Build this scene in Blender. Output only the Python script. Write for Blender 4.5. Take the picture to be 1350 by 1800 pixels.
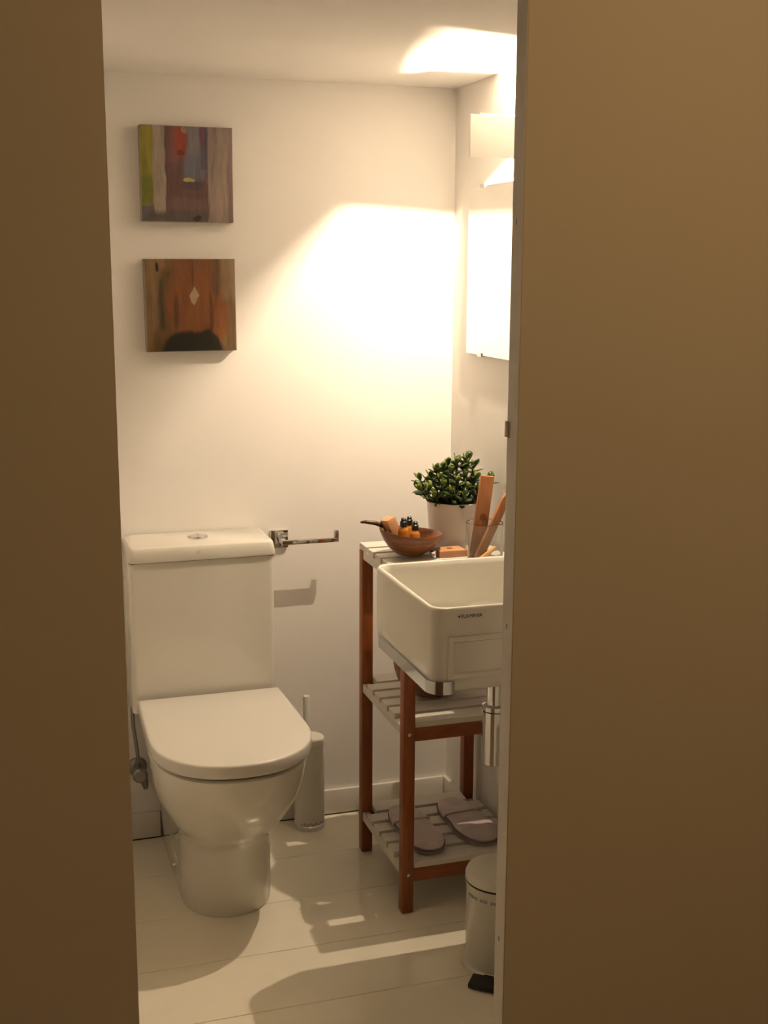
import bpy, bmesh, math, random
from mathutils import Vector, Matrix, Euler
random.seed(7)
PI = math.pi
for o in list(bpy.data.objects):
    bpy.data.objects.remove(o, do_unlink=True)
scene = bpy.context.scene
COL = scene.collection

# ------------------------------------------------------------------ camera
F_PX, CAM_H = 2190.15, 1.52
RIGHT = Vector((0.952954, -0.303079, 0.004718))
DOWN = Vector((-0.054774, -0.18749, -0.980738))
FWD = Vector((0.298126, 0.93434, -0.19527))
cam_data = bpy.data.cameras.new('camera')
cam = bpy.data.objects.new('camera', cam_data)
COL.objects.link(cam)
cam_data.sensor_fit = 'VERTICAL'
cam_data.sensor_height = 36.0
cam_data.lens = F_PX / 1800.0 * 36.0
cam_data.clip_start = 0.02
m = Matrix((RIGHT, -DOWN, -FWD)).transposed().to_4x4()
m.translation = Vector((0, 0, CAM_H))
cam.matrix_world = m
scene.camera = cam

# ------------------------------------------------------------------ world, lights, exposure
BULB_STRENGTH = 53000.0
BULB_COLOR = (1.0, 0.795, 0.57)
HALL_POWER = 12.0
HALL_COLOR = (1.0, 0.62, 0.28)
world = bpy.data.worlds.new('world')
scene.world = world
world.use_nodes = True
world.node_tree.nodes['Background'].inputs[0].default_value = (1.0, 0.62, 0.3, 1)
world.node_tree.nodes['Background'].inputs[1].default_value = 0.006
hl = bpy.data.lights.new('hall_lamp', 'POINT')
hl.energy = HALL_POWER
hl.color = HALL_COLOR
hl.shadow_soft_size = 0.12
hall = bpy.data.objects.new('hall_lamp', hl)
hall.location = (1.1, 0.45, 2.2)
COL.objects.link(hall)
scene.view_settings.view_transform = 'Standard'
scene.view_settings.look = 'None'
scene.view_settings.gamma = 1.0
scene.view_settings.use_curve_mapping = False
scene.view_settings.exposure = 0.0

# ------------------------------------------------------------------ materials
MATS = {}
def mat(name, color, rough=0.5, metal=0.0, noise=0.0, nscale=40.0, bump=0.0, bscale=60.0, spec=0.5,
        coat=0.0, stretch=None, color2=None, trans=0.0, emit=None, estr=0.0, sheen=0.0, ior=1.5):
    mt = bpy.data.materials.new(name)
    mt.use_nodes = True
    nt = mt.node_tree
    b = nt.nodes['Principled BSDF']
    b.inputs['Base Color'].default_value = (*color, 1)
    b.inputs['Roughness'].default_value = rough
    b.inputs['Metallic'].default_value = metal
    b.inputs['Specular IOR Level'].default_value = spec
    b.inputs['IOR'].default_value = ior
    b.inputs['Coat Weight'].default_value = coat
    b.inputs['Transmission Weight'].default_value = trans
    b.inputs['Sheen Weight'].default_value = sheen
    if emit:
        b.inputs['Emission Color'].default_value = (*emit, 1)
        b.inputs['Emission Strength'].default_value = estr
    if noise or bump or color2:
        tc = nt.nodes.new('ShaderNodeTexCoord')
        mp = nt.nodes.new('ShaderNodeMapping')
        nt.links.new(tc.outputs['Object'], mp.inputs[0])
        if stretch:
            mp.inputs['Scale'].default_value = stretch
        if noise or color2:
            n = nt.nodes.new('ShaderNodeTexNoise')
            n.inputs['Scale'].default_value = nscale
            n.inputs['Detail'].default_value = 6
            nt.links.new(mp.outputs[0], n.inputs['Vector'])
            r = nt.nodes.new('ShaderNodeValToRGB')
            c2 = color2 or tuple(max(0, c * (1 - noise)) for c in color)
            r.color_ramp.elements[0].position = 0.32
            r.color_ramp.elements[1].position = 0.68
            r.color_ramp.elements[0].color = (*c2, 1)
            r.color_ramp.elements[1].color = (*color, 1)
            nt.links.new(n.outputs['Fac'], r.inputs[0])
            nt.links.new(r.outputs[0], b.inputs['Base Color'])
        if bump:
            n2 = nt.nodes.new('ShaderNodeTexNoise')
            n2.inputs['Scale'].default_value = bscale
            n2.inputs['Detail'].default_value = 5
            nt.links.new(mp.outputs[0], n2.inputs['Vector'])
            bp = nt.nodes.new('ShaderNodeBump')
            bp.inputs['Strength'].default_value = bump
            bp.inputs['Distance'].default_value = 0.004
            nt.links.new(n2.outputs['Fac'], bp.inputs['Height'])
            nt.links.new(bp.outputs[0], b.inputs['Normal'])
    MATS[name] = mt
    return mt

mat('wall_paint', (0.89, 0.862, 0.825), 0.75, noise=0.02, nscale=6, bump=0.05, bscale=90, spec=0.3)
mat('ceiling_paint', (0.90, 0.872, 0.835), 0.8, noise=0.02, nscale=5, spec=0.25)
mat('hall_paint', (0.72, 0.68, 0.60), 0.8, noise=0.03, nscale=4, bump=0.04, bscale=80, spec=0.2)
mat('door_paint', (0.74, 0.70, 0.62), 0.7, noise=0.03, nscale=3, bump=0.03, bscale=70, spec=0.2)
mat('lit_edge_white', (0.93, 0.90, 0.85), 0.6, noise=0.03, nscale=5)  # paler than the door paint, light on the edge painted in
mat('floor_paint', (0.89, 0.84, 0.70), 0.12, noise=0.04, nscale=9, bump=0.015, bscale=25, spec=0.45)
mat('joint_dark', (0.12, 0.09, 0.06), 0.8)
mat('hall_floor', (0.35, 0.28, 0.2), 0.5, noise=0.2, nscale=10)
mat('skirting', (0.82, 0.78, 0.71), 0.25, noise=0.03, nscale=10)
mat('ceramic', (0.75, 0.725, 0.65), 0.07, noise=0.01, nscale=4, coat=0.5)
mat('seat_plastic', (0.69, 0.665, 0.61), 0.18, noise=0.01, nscale=4)
mat('chrome', (0.75, 0.75, 0.76), 0.07, metal=1.0)
mat('chrome_dark', (0.50, 0.51, 0.53), 0.10, metal=1.0)
mat('chrome_satin', (0.62, 0.62, 0.63), 0.22, metal=1.0)
mat('valve_metal', (0.30, 0.29, 0.28), 0.3, metal=1.0)
mat('black_rubber', (0.008, 0.008, 0.008), 0.55)
mat('gap_shade', (0.012, 0.010, 0.009), 0.8)  # near-black that paints the shade inside gaps
mat('white_metal', (0.70, 0.68, 0.60), 0.28, noise=0.02, nscale=10)
mat('white_wood', (0.68, 0.64, 0.58), 0.45, noise=0.08, nscale=14, stretch=(1, 8, 8))
mat('red_wood', (0.29, 0.078, 0.013), 0.38, color2=(0.19, 0.046, 0.007), nscale=18, stretch=(6, 6, 0.7), bump=0.05)
mat('red_wood_x', (0.29, 0.078, 0.013), 0.38, color2=(0.19, 0.046, 0.007), nscale=18, stretch=(0.7, 6, 6), bump=0.05)
mat('bowl_wood', (0.22, 0.073, 0.019), 0.28, color2=(0.115, 0.035, 0.009), nscale=14, stretch=(1, 3, 9), bump=0.06)
mat('dark_bowl_wood', (0.20, 0.075, 0.025), 0.35, color2=(0.10, 0.035, 0.012), nscale=12, stretch=(1, 3, 9), bump=0.06)
mat('dark_wood', (0.085, 0.035, 0.014), 0.45, color2=(0.05, 0.02, 0.009), nscale=20, stretch=(1, 5, 5))
mat('light_wood', (0.42, 0.175, 0.06), 0.5, color2=(0.32, 0.12, 0.04), nscale=14, stretch=(7, 7, 0.8))
mat('pale_wood', (0.72, 0.42, 0.18), 0.5, color2=(0.60, 0.33, 0.13), nscale=14, stretch=(7, 7, 1))
mat('stamp_ink', (0.20, 0.065, 0.02), 0.7)
mat('soap', (0.62, 0.33, 0.17), 0.5, color2=(0.5, 0.25, 0.12), nscale=25)
mat('amber_glass', (0.50, 0.19, 0.02), 0.08, noise=0.1, nscale=10, coat=0.4)
mat('black_cap', (0.010, 0.009, 0.009), 0.35)
mat('glass', (0.93, 0.96, 0.95), 0.02, trans=1.0, ior=1.45)
mat('pot_ceramic', (0.72, 0.68, 0.64), 0.3, noise=0.03, nscale=8)
mat('soil', (0.035, 0.02, 0.012), 0.95, noise=0.5, nscale=80, bump=0.6, bscale=120)
mat('leaf_green', (0.060, 0.105, 0.016), 0.35, color2=(0.022, 0.050, 0.009), nscale=14)
mat('leaf_light', (0.17, 0.22, 0.04), 0.35, color2=(0.085, 0.13, 0.02), nscale=14)
mat('stem_green', (0.06, 0.075, 0.02), 0.6, noise=0.3, nscale=40)
mat('slipper_cloth', (0.64, 0.55, 0.53), 0.95, color2=(0.52, 0.43, 0.44), nscale=30, bump=0.4, bscale=180, sheen=0.3)
mat('slipper_trim', (0.20, 0.15, 0.19), 0.9, noise=0.2, nscale=60)
mat('slipper_sole', (0.40, 0.36, 0.30), 0.9, noise=0.1, nscale=60)
mat('ink_blue', (0.05, 0.05, 0.14), 0.6)
mat('ink_grey', (0.30, 0.31, 0.33), 0.6)
mat('mirror_glass', (0.93, 0.93, 0.91), 0.01, metal=1.0)
mat('mirror_edge', (0.35, 0.42, 0.38), 0.2, spec=0.6)
mat('lamp_white', (0.86, 0.82, 0.76), 0.6, noise=0.02, nscale=10)
mat('bulb', (1, 1, 1), 0.3, emit=BULB_COLOR, estr=BULB_STRENGTH)
mat('canvas_edge', (0.30, 0.25, 0.20), 0.7, noise=0.1, nscale=60)

def painting(name, base, layers, wob=0.03, w=0.226, h=0.227):
    """flat painted picture: soft rectangles and ellipses of colour in the canvas's own coordinates"""
    mt = bpy.data.materials.new(name)
    mt.use_nodes = True
    nt = mt.node_tree
    N, L = nt.nodes, nt.links
    b = N['Principled BSDF']
    b.inputs['Roughness'].default_value = 0.42
    tc = N.new('ShaderNodeTexCoord')
    sx = N.new('ShaderNodeSeparateXYZ')
    L.new(tc.outputs['Object'], sx.inputs[0])
    nz = N.new('ShaderNodeTexNoise'); nz.inputs['Scale'].default_value = 26; nz.inputs['Detail'].default_value = 5
    mp = N.new('ShaderNodeMapping'); mp.inputs['Scale'].default_value = (1.6, 1, 0.55)
    L.new(tc.outputs['Object'], mp.inputs[0]); L.new(mp.outputs[0], nz.inputs['Vector'])
    def math_(op, a, c, d=None):
        n = N.new('ShaderNodeMath'); n.operation = op
        for i, s in enumerate((a, c, d)):
            if s is None: continue
            if isinstance(s, (int, float)): n.inputs[i].default_value = s
            else: L.new(s, n.inputs[i])
        return n.outputs[0]
    sep = N.new('ShaderNodeSeparateColor'); L.new(nz.outputs['Color'], sep.inputs[0])
    du = math_('MULTIPLY_ADD', sep.outputs[0], wob * 2, -wob)
    dv = math_('MULTIPLY_ADD', sep.outputs[1], wob * 2, -wob)
    u = math_('ADD', math_('MULTIPLY_ADD', sx.outputs[0], 1 / w, 0.5), du)
    v = math_('ADD', math_('MULTIPLY_ADD', sx.outputs[2], 1 / h, 0.5), dv)
    def ramp(s, lo, hi):
        n = N.new('ShaderNodeMapRange'); n.interpolation_type = 'SMOOTHSTEP'
        n.inputs[1].default_value = lo; n.inputs[2].default_value = hi
        L.new(s, n.inputs[0]); return n.outputs[0]
    cur = None
    for kind, col, a, c, d, e, soft in layers:
        if kind == 'r':
            k = math_('MULTIPLY', math_('MULTIPLY', ramp(u, a - soft, a + soft), math_('SUBTRACT', 1.0, ramp(u, c - soft, c + soft))),
                      math_('MULTIPLY', ramp(v, d - soft, d + soft), math_('SUBTRACT', 1.0, ramp(v, e - soft, e + soft))))
        else:   # ellipse ('e') or diamond ('d') about (a, c) with half axes d, e
            qx = math_('MULTIPLY_ADD', u, 1 / d, -a / d); qy = math_('MULTIPLY_ADD', v, 1 / e, -c / e)
            if kind == 'e': rr = math_('ADD', math_('MULTIPLY', qx, qx), math_('MULTIPLY', qy, qy))
            else: rr = math_('ADD', math_('ABSOLUTE', qx, 0), math_('ABSOLUTE', qy, 0))
            k = math_('SUBTRACT', 1.0, ramp(rr, 1 - soft, 1 + soft))
        mx = N.new('ShaderNodeMix'); mx.data_type = 'RGBA'
        L.new(k, mx.inputs[0])
        if cur is None: mx.inputs[6].default_value = (*base, 1)
        else: L.new(cur, mx.inputs[6])
        mx.inputs[7].default_value = (*col, 1)
        cur = mx.outputs[2]
    n3 = N.new('ShaderNodeTexNoise'); n3.inputs['Scale'].default_value = 30; n3.inputs['Detail'].default_value = 8; n3.inputs['Roughness'].default_value = 0.65
    m3 = N.new('ShaderNodeMapping'); m3.inputs['Scale'].default_value = (2.6, 1, 0.35)
    L.new(tc.outputs['Object'], m3.inputs[0]); L.new(m3.outputs[0], n3.inputs['Vector'])
    st_ = N.new('ShaderNodeMapRange'); st_.inputs[1].default_value = 0.25; st_.inputs[2].default_value = 0.75
    st_.inputs[3].default_value = 0.55; st_.inputs[4].default_value = 1.3
    L.new(n3.outputs['Fac'], st_.inputs[0])
    mm = N.new('ShaderNodeVectorMath'); mm.operation = 'SCALE'
    L.new(cur, mm.inputs[0]); L.new(st_.outputs[0], mm.inputs[3])
    L.new(mm.outputs[0], b.inputs['Base Color'])
    MATS[name] = mt
    return mt

painting('painting_stripes', (0.20, 0.15, 0.125), [
    ('r', (0.19, 0.165, 0.02), -1, 0.135, 0.18, 2, 0.008),
    ('r', (0.11, 0.12, 0.012), -1, 0.135, 0.18, 0.48, 0.05),
    ('r', (0.085, 0.07, 0.08), -1, 0.14, -1, 0.17, 0.02),
    ('r', (0.25, 0.205, 0.165), 0.135, 0.27, 0.06, 2, 0.010),
    ('r', (0.085, 0.042, 0.036), 0.27, 0.72, -1, 2, 0.006),
    ('r', (0.125, 0.052, 0.050), 0.30, 0.42, 0.62, 2, 0.03),
    ('r', (0.135, 0.125, 0.14), 0.47, 0.64, 0.5, 2, 0.03),
    ('r', (0.085, 0.085, 0.105), 0.47, 0.70, 0.42, 0.72, 0.08),
    ('r', (0.055, 0.05, 0.065), 0.66, 0.72, 0.55, 2, 0.02),
    ('e', (0.105, 0.03, 0.055), 0.66, 0.93, 0.03, 0.10, 0.5),
    ('e', (0.20, 0.034, 0.018), 0.43, 0.84, 0.065, 0.19, 0.4),
    ('e', (0.10, 0.015, 0.012), 0.43, 0.72, 0.04, 0.03, 0.4),
    ('e', (0.24, 0.15, 0.13), 0.47, 0.96, 0.025, 0.04, 0.4),
    ('r', (0.11, 0.068, 0.058), 0.30, 0.72, 0.12, 0.25, 0.04),
    ('e', (0.055, 0.034, 0.034), 0.57, 0.39, 0.13, 0.05, 0.5),
    ('e', (0.30, 0.25, 0.085), 0.52, 0.445, 0.06, 0.022, 0.5),
    ('r', (0.065, 0.055, 0.05), 0.02, 0.72, 0.0, 0.10, 0.04),
    ('e', (0.012, 0.012, 0.014), 0.60, 0.045, 0.05, 0.03, 0.4),
    ('r', (0.245, 0.19, 0.135), 0.90, 0.935, 0.02, 0.82, 0.02),
    ('r', (0.16, 0.11, 0.105), 0.945, 1.2, -1, 2, 0.02),
], wob=0.035)
painting('painting_brown', (0.155, 0.095, 0.042), [
    ('r', (0.075, 0.043, 0.012), 0.16, 0.42, -1, 0.9, 0.06),
    ('r', (0.036, 0.024, 0.007), 0.15, 0.20, 0.2, 0.8, 0.03),
    ('r', (0.13, 0.052, 0.015), 0.30, 0.80, 0.15, 2, 0.08),
    ('e', (0.15, 0.052, 0.014), 0.55, 0.50, 0.33, 0.42, 0.35),
    ('e', (0.17, 0.062, 0.016), 0.80, 0.40, 0.11, 0.30, 0.4),
    ('e', (0.085, 0.028, 0.011), 0.72, 0.40, 0.025, 0.24, 0.5),
    ('e', (0.075, 0.030, 0.009), 0.33, 0.42, 0.03, 0.20, 0.5),
    ('e', (0.075, 0.033, 0.013), 0.52, 0.86, 0.022, 0.16, 0.5),
    ('r', (0.095, 0.045, 0.02), 0.74, 0.82, 0.6, 2, 0.03),
    ('r', (0.20, 0.135, 0.075), 0.86, 1.2, 0.55, 2, 0.05),
    ('r', (0.10, 0.052, 0.012), 0.05, 0.25, -1, 0.22, 0.06),
    ('e', (0.006, 0.005, 0.003), 0.50, -0.02, 0.34, 0.24, 0.25),
    ('e', (0.010, 0.008, 0.004), 0.66, 0.06, 0.14, 0.17, 0.3),
    ('d', (0.27, 0.195, 0.125), 0.545, 0.595, 0.062, 0.10, 0.1),
    ('e', (0.024, 0.017, 0.007), 0.13, 0.92, 0.02, 0.05, 0.4),
], wob=0.05)

# ------------------------------------------------------------------ mesh helpers
def link(name, me, material, parent=None, smooth=False):
    o = bpy.data.objects.new(name, me)
    COL.objects.link(o)
    if material is not None:
        me.materials.append(MATS[material] if isinstance(material, str) else material)
    if smooth:
        me.polygons.foreach_set('use_smooth', [True] * len(me.polygons))
    if parent is not None:
        # meshes are written in world coordinates: move them into the (unrotated) parent's space
        off = Vector((0, 0, 0)); q = parent
        while q is not None:
            off += q.location; q = q.parent
        me.transform(Matrix.Translation(-off))
        o.parent = parent
    return o

def rebase(o, loc):
    """move a top-level mesh's origin to loc (mesh written in world coordinates)"""
    o.data.transform(Matrix.Translation(-Vector(loc)))
    o.location = loc
    return o

def from_bm(bm, name):
    me = bpy.data.meshes.new(name)
    bmesh.ops.recalc_face_normals(bm, faces=bm.faces)
    bm.to_mesh(me); bm.free()
    return me

def bm_box(bm, x0, x1, y0, y1, z0, z1):
    vs = [bm.verts.new((x, y, z)) for z in (z0, z1) for y in (y0, y1) for x in (x0, x1)]
    for f in ((0, 2, 3, 1), (4, 5, 7, 6), (0, 1, 5, 4), (2, 6, 7, 3), (0, 4, 6, 2), (1, 3, 7, 5)):
        bm.faces.new([vs[i] for i in f])

def box(name, x0, x1, y0, y1, z0, z1, material, parent=None, bevel=0.0, seg=2):
    bm = bmesh.new()
    bm_box(bm, x0, x1, y0, y1, z0, z1)
    if bevel:
        bmesh.ops.bevel(bm, geom=bm.edges[:], offset=bevel, segments=seg, affect='EDGES', profile=0.5)
    o = link(name, from_bm(bm, name), material, parent, smooth=False)
    if bevel:
        smooth_by_angle(o)
    return o

def smooth_by_angle(o, ang=40):
    me = o.data
    bm = bmesh.new(); bm.from_mesh(me)
    for e in bm.edges:
        e.smooth = not (len(e.link_faces) == 2 and e.calc_face_angle(0) > math.radians(ang))
    for f in bm.faces: f.smooth = True
    bm.to_mesh(me); bm.free()

def loft_bm(loops, cap0=True, cap1=True):
    bm = bmesh.new()
    rows = [[bm.verts.new(p) for p in lp] for lp in loops]
    n = len(rows[0])
    for a, b in zip(rows, rows[1:]):
        for i in range(n):
            bm.faces.new((a[i], a[(i + 1) % n], b[(i + 1) % n], b[i]))
    if cap0: bm.faces.new(list(reversed(rows[0])))
    if cap1: bm.faces.new(rows[-1])
    return bm

def loft(name, loops, material, parent=None, cap0=True, cap1=True, ang=40):
    o = link(name, from_bm(loft_bm(loops, cap0, cap1), name), material, parent)
    smooth_by_angle(o, ang)
    return o

def lathe(name, prof, center, material, parent=None, seg=40, ang=35, tilt=None, cap=True):
    cx, cy, cz = center
    loops = []
    for r, z in prof:
        lp = [Vector((max(r, 1e-5) * math.cos(2 * PI * i / seg), max(r, 1e-5) * math.sin(2 * PI * i / seg), z)) for i in range(seg)]
        if tilt is not None:
            lp = [tilt @ p for p in lp]
        loops.append([p + Vector((cx, cy, cz)) for p in lp])
    bm = loft_bm(loops, cap, cap)
    bmesh.ops.remove_doubles(bm, verts=bm.verts, dist=2e-5)
    o = link(name, from_bm(bm, name), material, parent)
    smooth_by_angle(o, ang)
    return o

def tube(name, pts, rad, material, parent=None, seg=12):
    pts = [Vector(p) for p in pts]
    loops = []
    for i, p in enumerate(pts):
        d = (pts[min(i + 1, len(pts) - 1)] - pts[max(i - 1, 0)]).normalized()
        a = d.cross(Vector((0, 0, 1)))
        if a.length < 1e-3: a = d.cross(Vector((1, 0, 0)))
        a.normalize(); b = d.cross(a).normalized()
        r = rad[i] if isinstance(rad, (list, tuple)) else rad
        loops.append([p + r * (a * math.cos(2 * PI * k / seg) + b * math.sin(2 * PI * k / seg)) for k in range(seg)])
    return loft(name, loops, material, parent)

def slab(name, p0, p1, width_dir, w, t, material, parent=None, w1=None, t1=None, bevel=0.0):
    """a straight stick from p0 to p1, w wide along width_dir, t thick"""
    p0, p1 = Vector(p0), Vector(p1)
    d = (p1 - p0).normalized()
    wd = Vector(width_dir); wd = (wd - d * wd.dot(d)).normalized()
    td = d.cross(wd)
    w1 = w if w1 is None else w1; t1 = t if t1 is None else t1
    loops = []
    for p, ww, tt in ((p0, w, t), (p1, w1, t1)):
        loops.append([p + wd * ww / 2 + td * tt / 2, p - wd * ww / 2 + td * tt / 2, p - wd * ww / 2 - td * tt / 2, p + wd * ww / 2 - td * tt / 2])
    bm = loft_bm(loops)
    if bevel:
        bmesh.ops.bevel(bm, geom=bm.edges[:], offset=bevel, segments=2, affect='EDGES', profile=0.5)
    o = link(name, from_bm(bm, name), material, parent)
    smooth_by_angle(o)
    return o

def rrect(x0, x1, y0, y1, r, z, n=6):
    out = []
    for cx, cy, a0 in ((x1 - r, y1 - r, 0), (x0 + r, y1 - r, PI / 2), (x0 + r, y0 + r, PI), (x1 - r, y0 + r, 1.5 * PI)):
        for k in range(n + 1):
            a = a0 + PI / 2 * k / n
            out.append((cx + r * math.cos(a), cy + r * math.sin(a), z))
    return out

def text_mesh(name, body, size, extrude=0.0004):
    cu = bpy.data.curves.new(name, 'FONT')
    cu.body = body; cu.size = size; cu.extrude = extrude
    cu.align_x = 'LEFT'
    tmp = bpy.data.objects.new(name + '_tmp', cu)
    COL.objects.link(tmp)
    dg = bpy.context.evaluated_depsgraph_get()
    me = bpy.data.meshes.new_from_object(tmp.evaluated_get(dg))
    bpy.data.objects.remove(tmp, do_unlink=True)
    return me

def bool_diff(o, cutter_bm):
    me = from_bm(cutter_bm, 'cut')
    c = bpy.data.objects.new('cut', me); COL.objects.link(c)
    md = o.modifiers.new('b', 'BOOLEAN'); md.object = c; md.operation = 'DIFFERENCE'; md.solver = 'EXACT'
    dg = bpy.context.evaluated_depsgraph_get()
    new = bpy.data.meshes.new_from_object(o.evaluated_get(dg))
    o.modifiers.clear(); old = o.data; o.data = new
    bpy.data.meshes.remove(old)
    bpy.data.objects.remove(c, do_unlink=True)

def thing(name, label, cat, loc=(0, 0, 0), group=None):
    o = bpy.data.objects.new(name, None)
    COL.objects.link(o)
    o.location = loc
    o.empty_display_size = 0.05
    return tag(o, label, cat, group)

def tag(o, label, cat, group=None):
    o['label'] = label; o['category'] = cat
    if group: o['group'] = group
    return o

def struct(o, label=None, cat=None):
    o['kind'] = 'structure'
    if label: o['label'] = label
    if cat: o['category'] = cat
    return o

# ------------------------------------------------------------------ the setting
XL, XR, YB, ZC = 0.12, 1.204, 3.172, 1.967
YD = 1.78                                   # hall side of the partition
T = 0.10
struct(box('wall_back', XL - T, XR + T, YB, YB + T, 0, ZC + 0.3, 'wall_paint'), 'cream painted back wall behind the toilet', 'wall')
struct(box('wall_right', XR, XR + T, YD, YB, 0, ZC + 0.3, 'wall_paint'), 'cream painted right wall with mirror and lamp', 'wall')
struct(box('wall_left', XL - T, XL, YD + 0.07, YB, 0, ZC + 0.3, 'wall_paint'), 'white painted side wall left of the toilet', 'wall')
struct(box('ceiling', XL, XR, YD, YB, ZC, ZC + 0.1, 'ceiling_paint'), 'low cream ceiling over the toilet room', 'ceiling')
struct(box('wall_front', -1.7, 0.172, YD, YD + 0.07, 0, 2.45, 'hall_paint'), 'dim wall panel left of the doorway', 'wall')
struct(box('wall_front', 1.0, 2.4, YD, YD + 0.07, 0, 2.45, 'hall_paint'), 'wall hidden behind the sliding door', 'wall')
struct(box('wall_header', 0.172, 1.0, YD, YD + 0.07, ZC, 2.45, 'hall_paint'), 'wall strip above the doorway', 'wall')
struct(box('wall_hall', -1.7, 2.4, -1.6, -1.5, 0, 2.45, 'hall_paint'), 'hall wall facing the doorway', 'wall')
struct(box('wall_hall_left', -1.8, -1.7, -1.5, YD, 0, 2.45, 'hall_paint'), 'hall side wall on the left', 'wall')
struct(box('wall_hall_right', 2.4, 2.5, -1.5, YD, 0, 2.45, 'hall_paint'), 'hall side wall on the right', 'wall')
struct(box('ceiling_hall', -1.7, 2.4, -1.5, YD, 2.45, 2.55, 'hall_paint'), 'hall ceiling outside the toilet room', 'ceiling')
struct(box('floor_hall', -1.7, 2.4, -1.5, 1.72, -0.06, 0.0, 'hall_floor'), 'brown hall floor outside the doorway', 'floor')

floor = struct(box('floor', XL - T, XR + T, 1.72, YB + T, -0.06, -0.006, 'joint_dark'), 'glossy white painted plank floor of the toilet room', 'floor')
y = 2.293 - 0.217 * 3
while y < YB:
    y0, y1 = max(y, 1.72), min(y + 0.217, YB)
    if y1 - y0 > 0.02:
        box('plank', XL, XR, y0 + 0.0007, y1 - 0.0007, -0.006, 0.0, 'floor_paint', floor, bevel=0.0008, seg=1)
    y += 0.217

bb = bpy.data.objects.new('baseboard_back', None); COL.objects.link(bb); bb.location = (0.38, YB, 0)
struct(bb, 'white baseboard along the back wall', 'baseboard')
box('baseboard_piece', XL + 0.0125, 0.3815, YB - 0.012, YB, 0.0025, 0.073, 'skirting', bb, bevel=0.002)
box('baseboard_piece', 0.3845, XR - 0.0125, YB - 0.012, YB, 0.0025, 0.073, 'skirting', bb, bevel=0.002)
struct(box('baseboard_right', XR - 0.012, XR, YD, YB, 0.0025, 0.073, 'skirting', bevel=0.002), 'white baseboard along the right wall', 'baseboard')
struct(box('baseboard_left', XL, XL + 0.012, YD + 0.07, YB, 0.0025, 0.073, 'skirting', bevel=0.002), 'white baseboard along the left wall', 'baseboard')

# sliding door on the right, standing in front of the opening
DX, DY0, DY1 = 0.7345, 1.662, 1.7
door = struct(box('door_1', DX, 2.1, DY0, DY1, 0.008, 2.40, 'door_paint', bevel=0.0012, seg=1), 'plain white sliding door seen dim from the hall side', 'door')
def door_part(name, *a, **k):
    return box(name, *a, parent=door, **k)
door_part('edge_catch', DX - 0.0035, DX + 0.001, DY1 - 0.010, DY1 + 0.003, 1.268, 1.292, material='door_paint', bevel=0.001)
door_part('lit_edge_band', DX - 0.0005, DX + 0.0002, DY0 + 0.001, DY1 - 0.001, 0.01, 2.398, material='lit_edge_white')  # added band: bathroom light on the door edge put into its colour
for zz in (1.58, 0.98, 0.46):
    door_part('edge_screw', DX - 0.0010, DX + 0.001, DY0 + 0.020, DY0 + 0.0225, zz - 0.004, zz + 0.004, material='ink_grey')

# ------------------------------------------------------------------ toilet
TX = 0.492
toilet = thing('toilet', 'white ceramic close-coupled toilet with closed lid against the back wall', 'toilet', (TX, 2.93, 0))

def dshape(hw, yf, yb, z, n=28, ystraight=None, hb=None, ex=2.3):
    """D outline: straight sides back to the wall, superelliptic front; counted from back right anticlockwise"""
    hb = hw if hb is None else hb
    ry = (ystraight - yf) if ystraight else hw
    yc = yf + ry
    pts = []
    for k in range(n + 1):
        a = PI * k / n
        c, s = math.cos(a), math.sin(a)
        x = math.copysign(abs(c) ** (2 / ex), c) * hw
        yy = yc - abs(s) ** (2 / ex) * ry
        pts.append((TX + x, yy, z))
    side = 5
    for k in range(1, side + 1):
        t = k / side
        pts.append((TX - (hw + (hb - hw) * t), yc + (yb - yc) * t, z))
    for k in range(side, 0, -1):
        t = k / side
        pts.append((TX + (hw + (hb - hw) * t), yc + (yb - yc) * t, z))
    return pts

secs = [(0.000, .108, 2.690, 2.82), (0.006, .110, 2.686, 2.82), (0.10, .109, 2.684, 2.81), (0.170, .110, 2.681, 2.81), (0.190, .1125, 2.669, 2.80),
        (0.205, .117, 2.653, 2.79), (0.225, .128, 2.628, 2.78), (0.25, .1425, 2.602, 2.77), (0.28, .156, 2.577, 2.76), (0.31, .168, 2.556, 2.755),
        (0.35, .176, 2.540, 2.75), (0.39, .181, 2.526, 2.745), (0.409, .1825, 2.519, 2.740), (0.4125, .178, 2.525, 2.740)]
loops = []
for z, hw, yf, ys in secs:
    hb = hw if z < 0.2 else min(hw, 0.118 + (z - 0.2) * 0.24)
    loops.append(dshape(hw, yf, 3.165 if z > 0.0 else 3.165, z, ystraight=ys, hb=hb, ex=2.2))
bowl = loft('bowl', loops, 'ceramic', toilet, ang=50)
# seat ring under the lid (coloured near-black to paint the shadow gap) and lid
loft('seat', [dshape(.170, 2.533, 2.97, 0.4127, ystraight=2.73), dshape(.172, 2.530, 2.97, 0.4235, ystraight=2.73)], 'gap_shade', toilet)
lid_l = []
for z, ins in ((0.4225, 0.005), (0.4245, 0.0015), (0.429, 0.0), (0.4495, 0.0), (0.4530, 0.0014), (0.4545, 0.0034), (0.455, 0.008)):
    lid_l.append(dshape(.187 - ins, 2.508 + ins, 2.984 - ins * .4, z, ystraight=2.715, hb=.180 - ins, ex=2.25))
loft('lid', lid_l, 'seat_plastic', toilet, ang=60)
for sx in (-1, 1):
    lathe('hinge', [(0.009, 0), (0.009, 0.010)], (TX + sx * 0.10, 2.962, 0.4125), 'chrome', toilet, seg=14)
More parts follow.
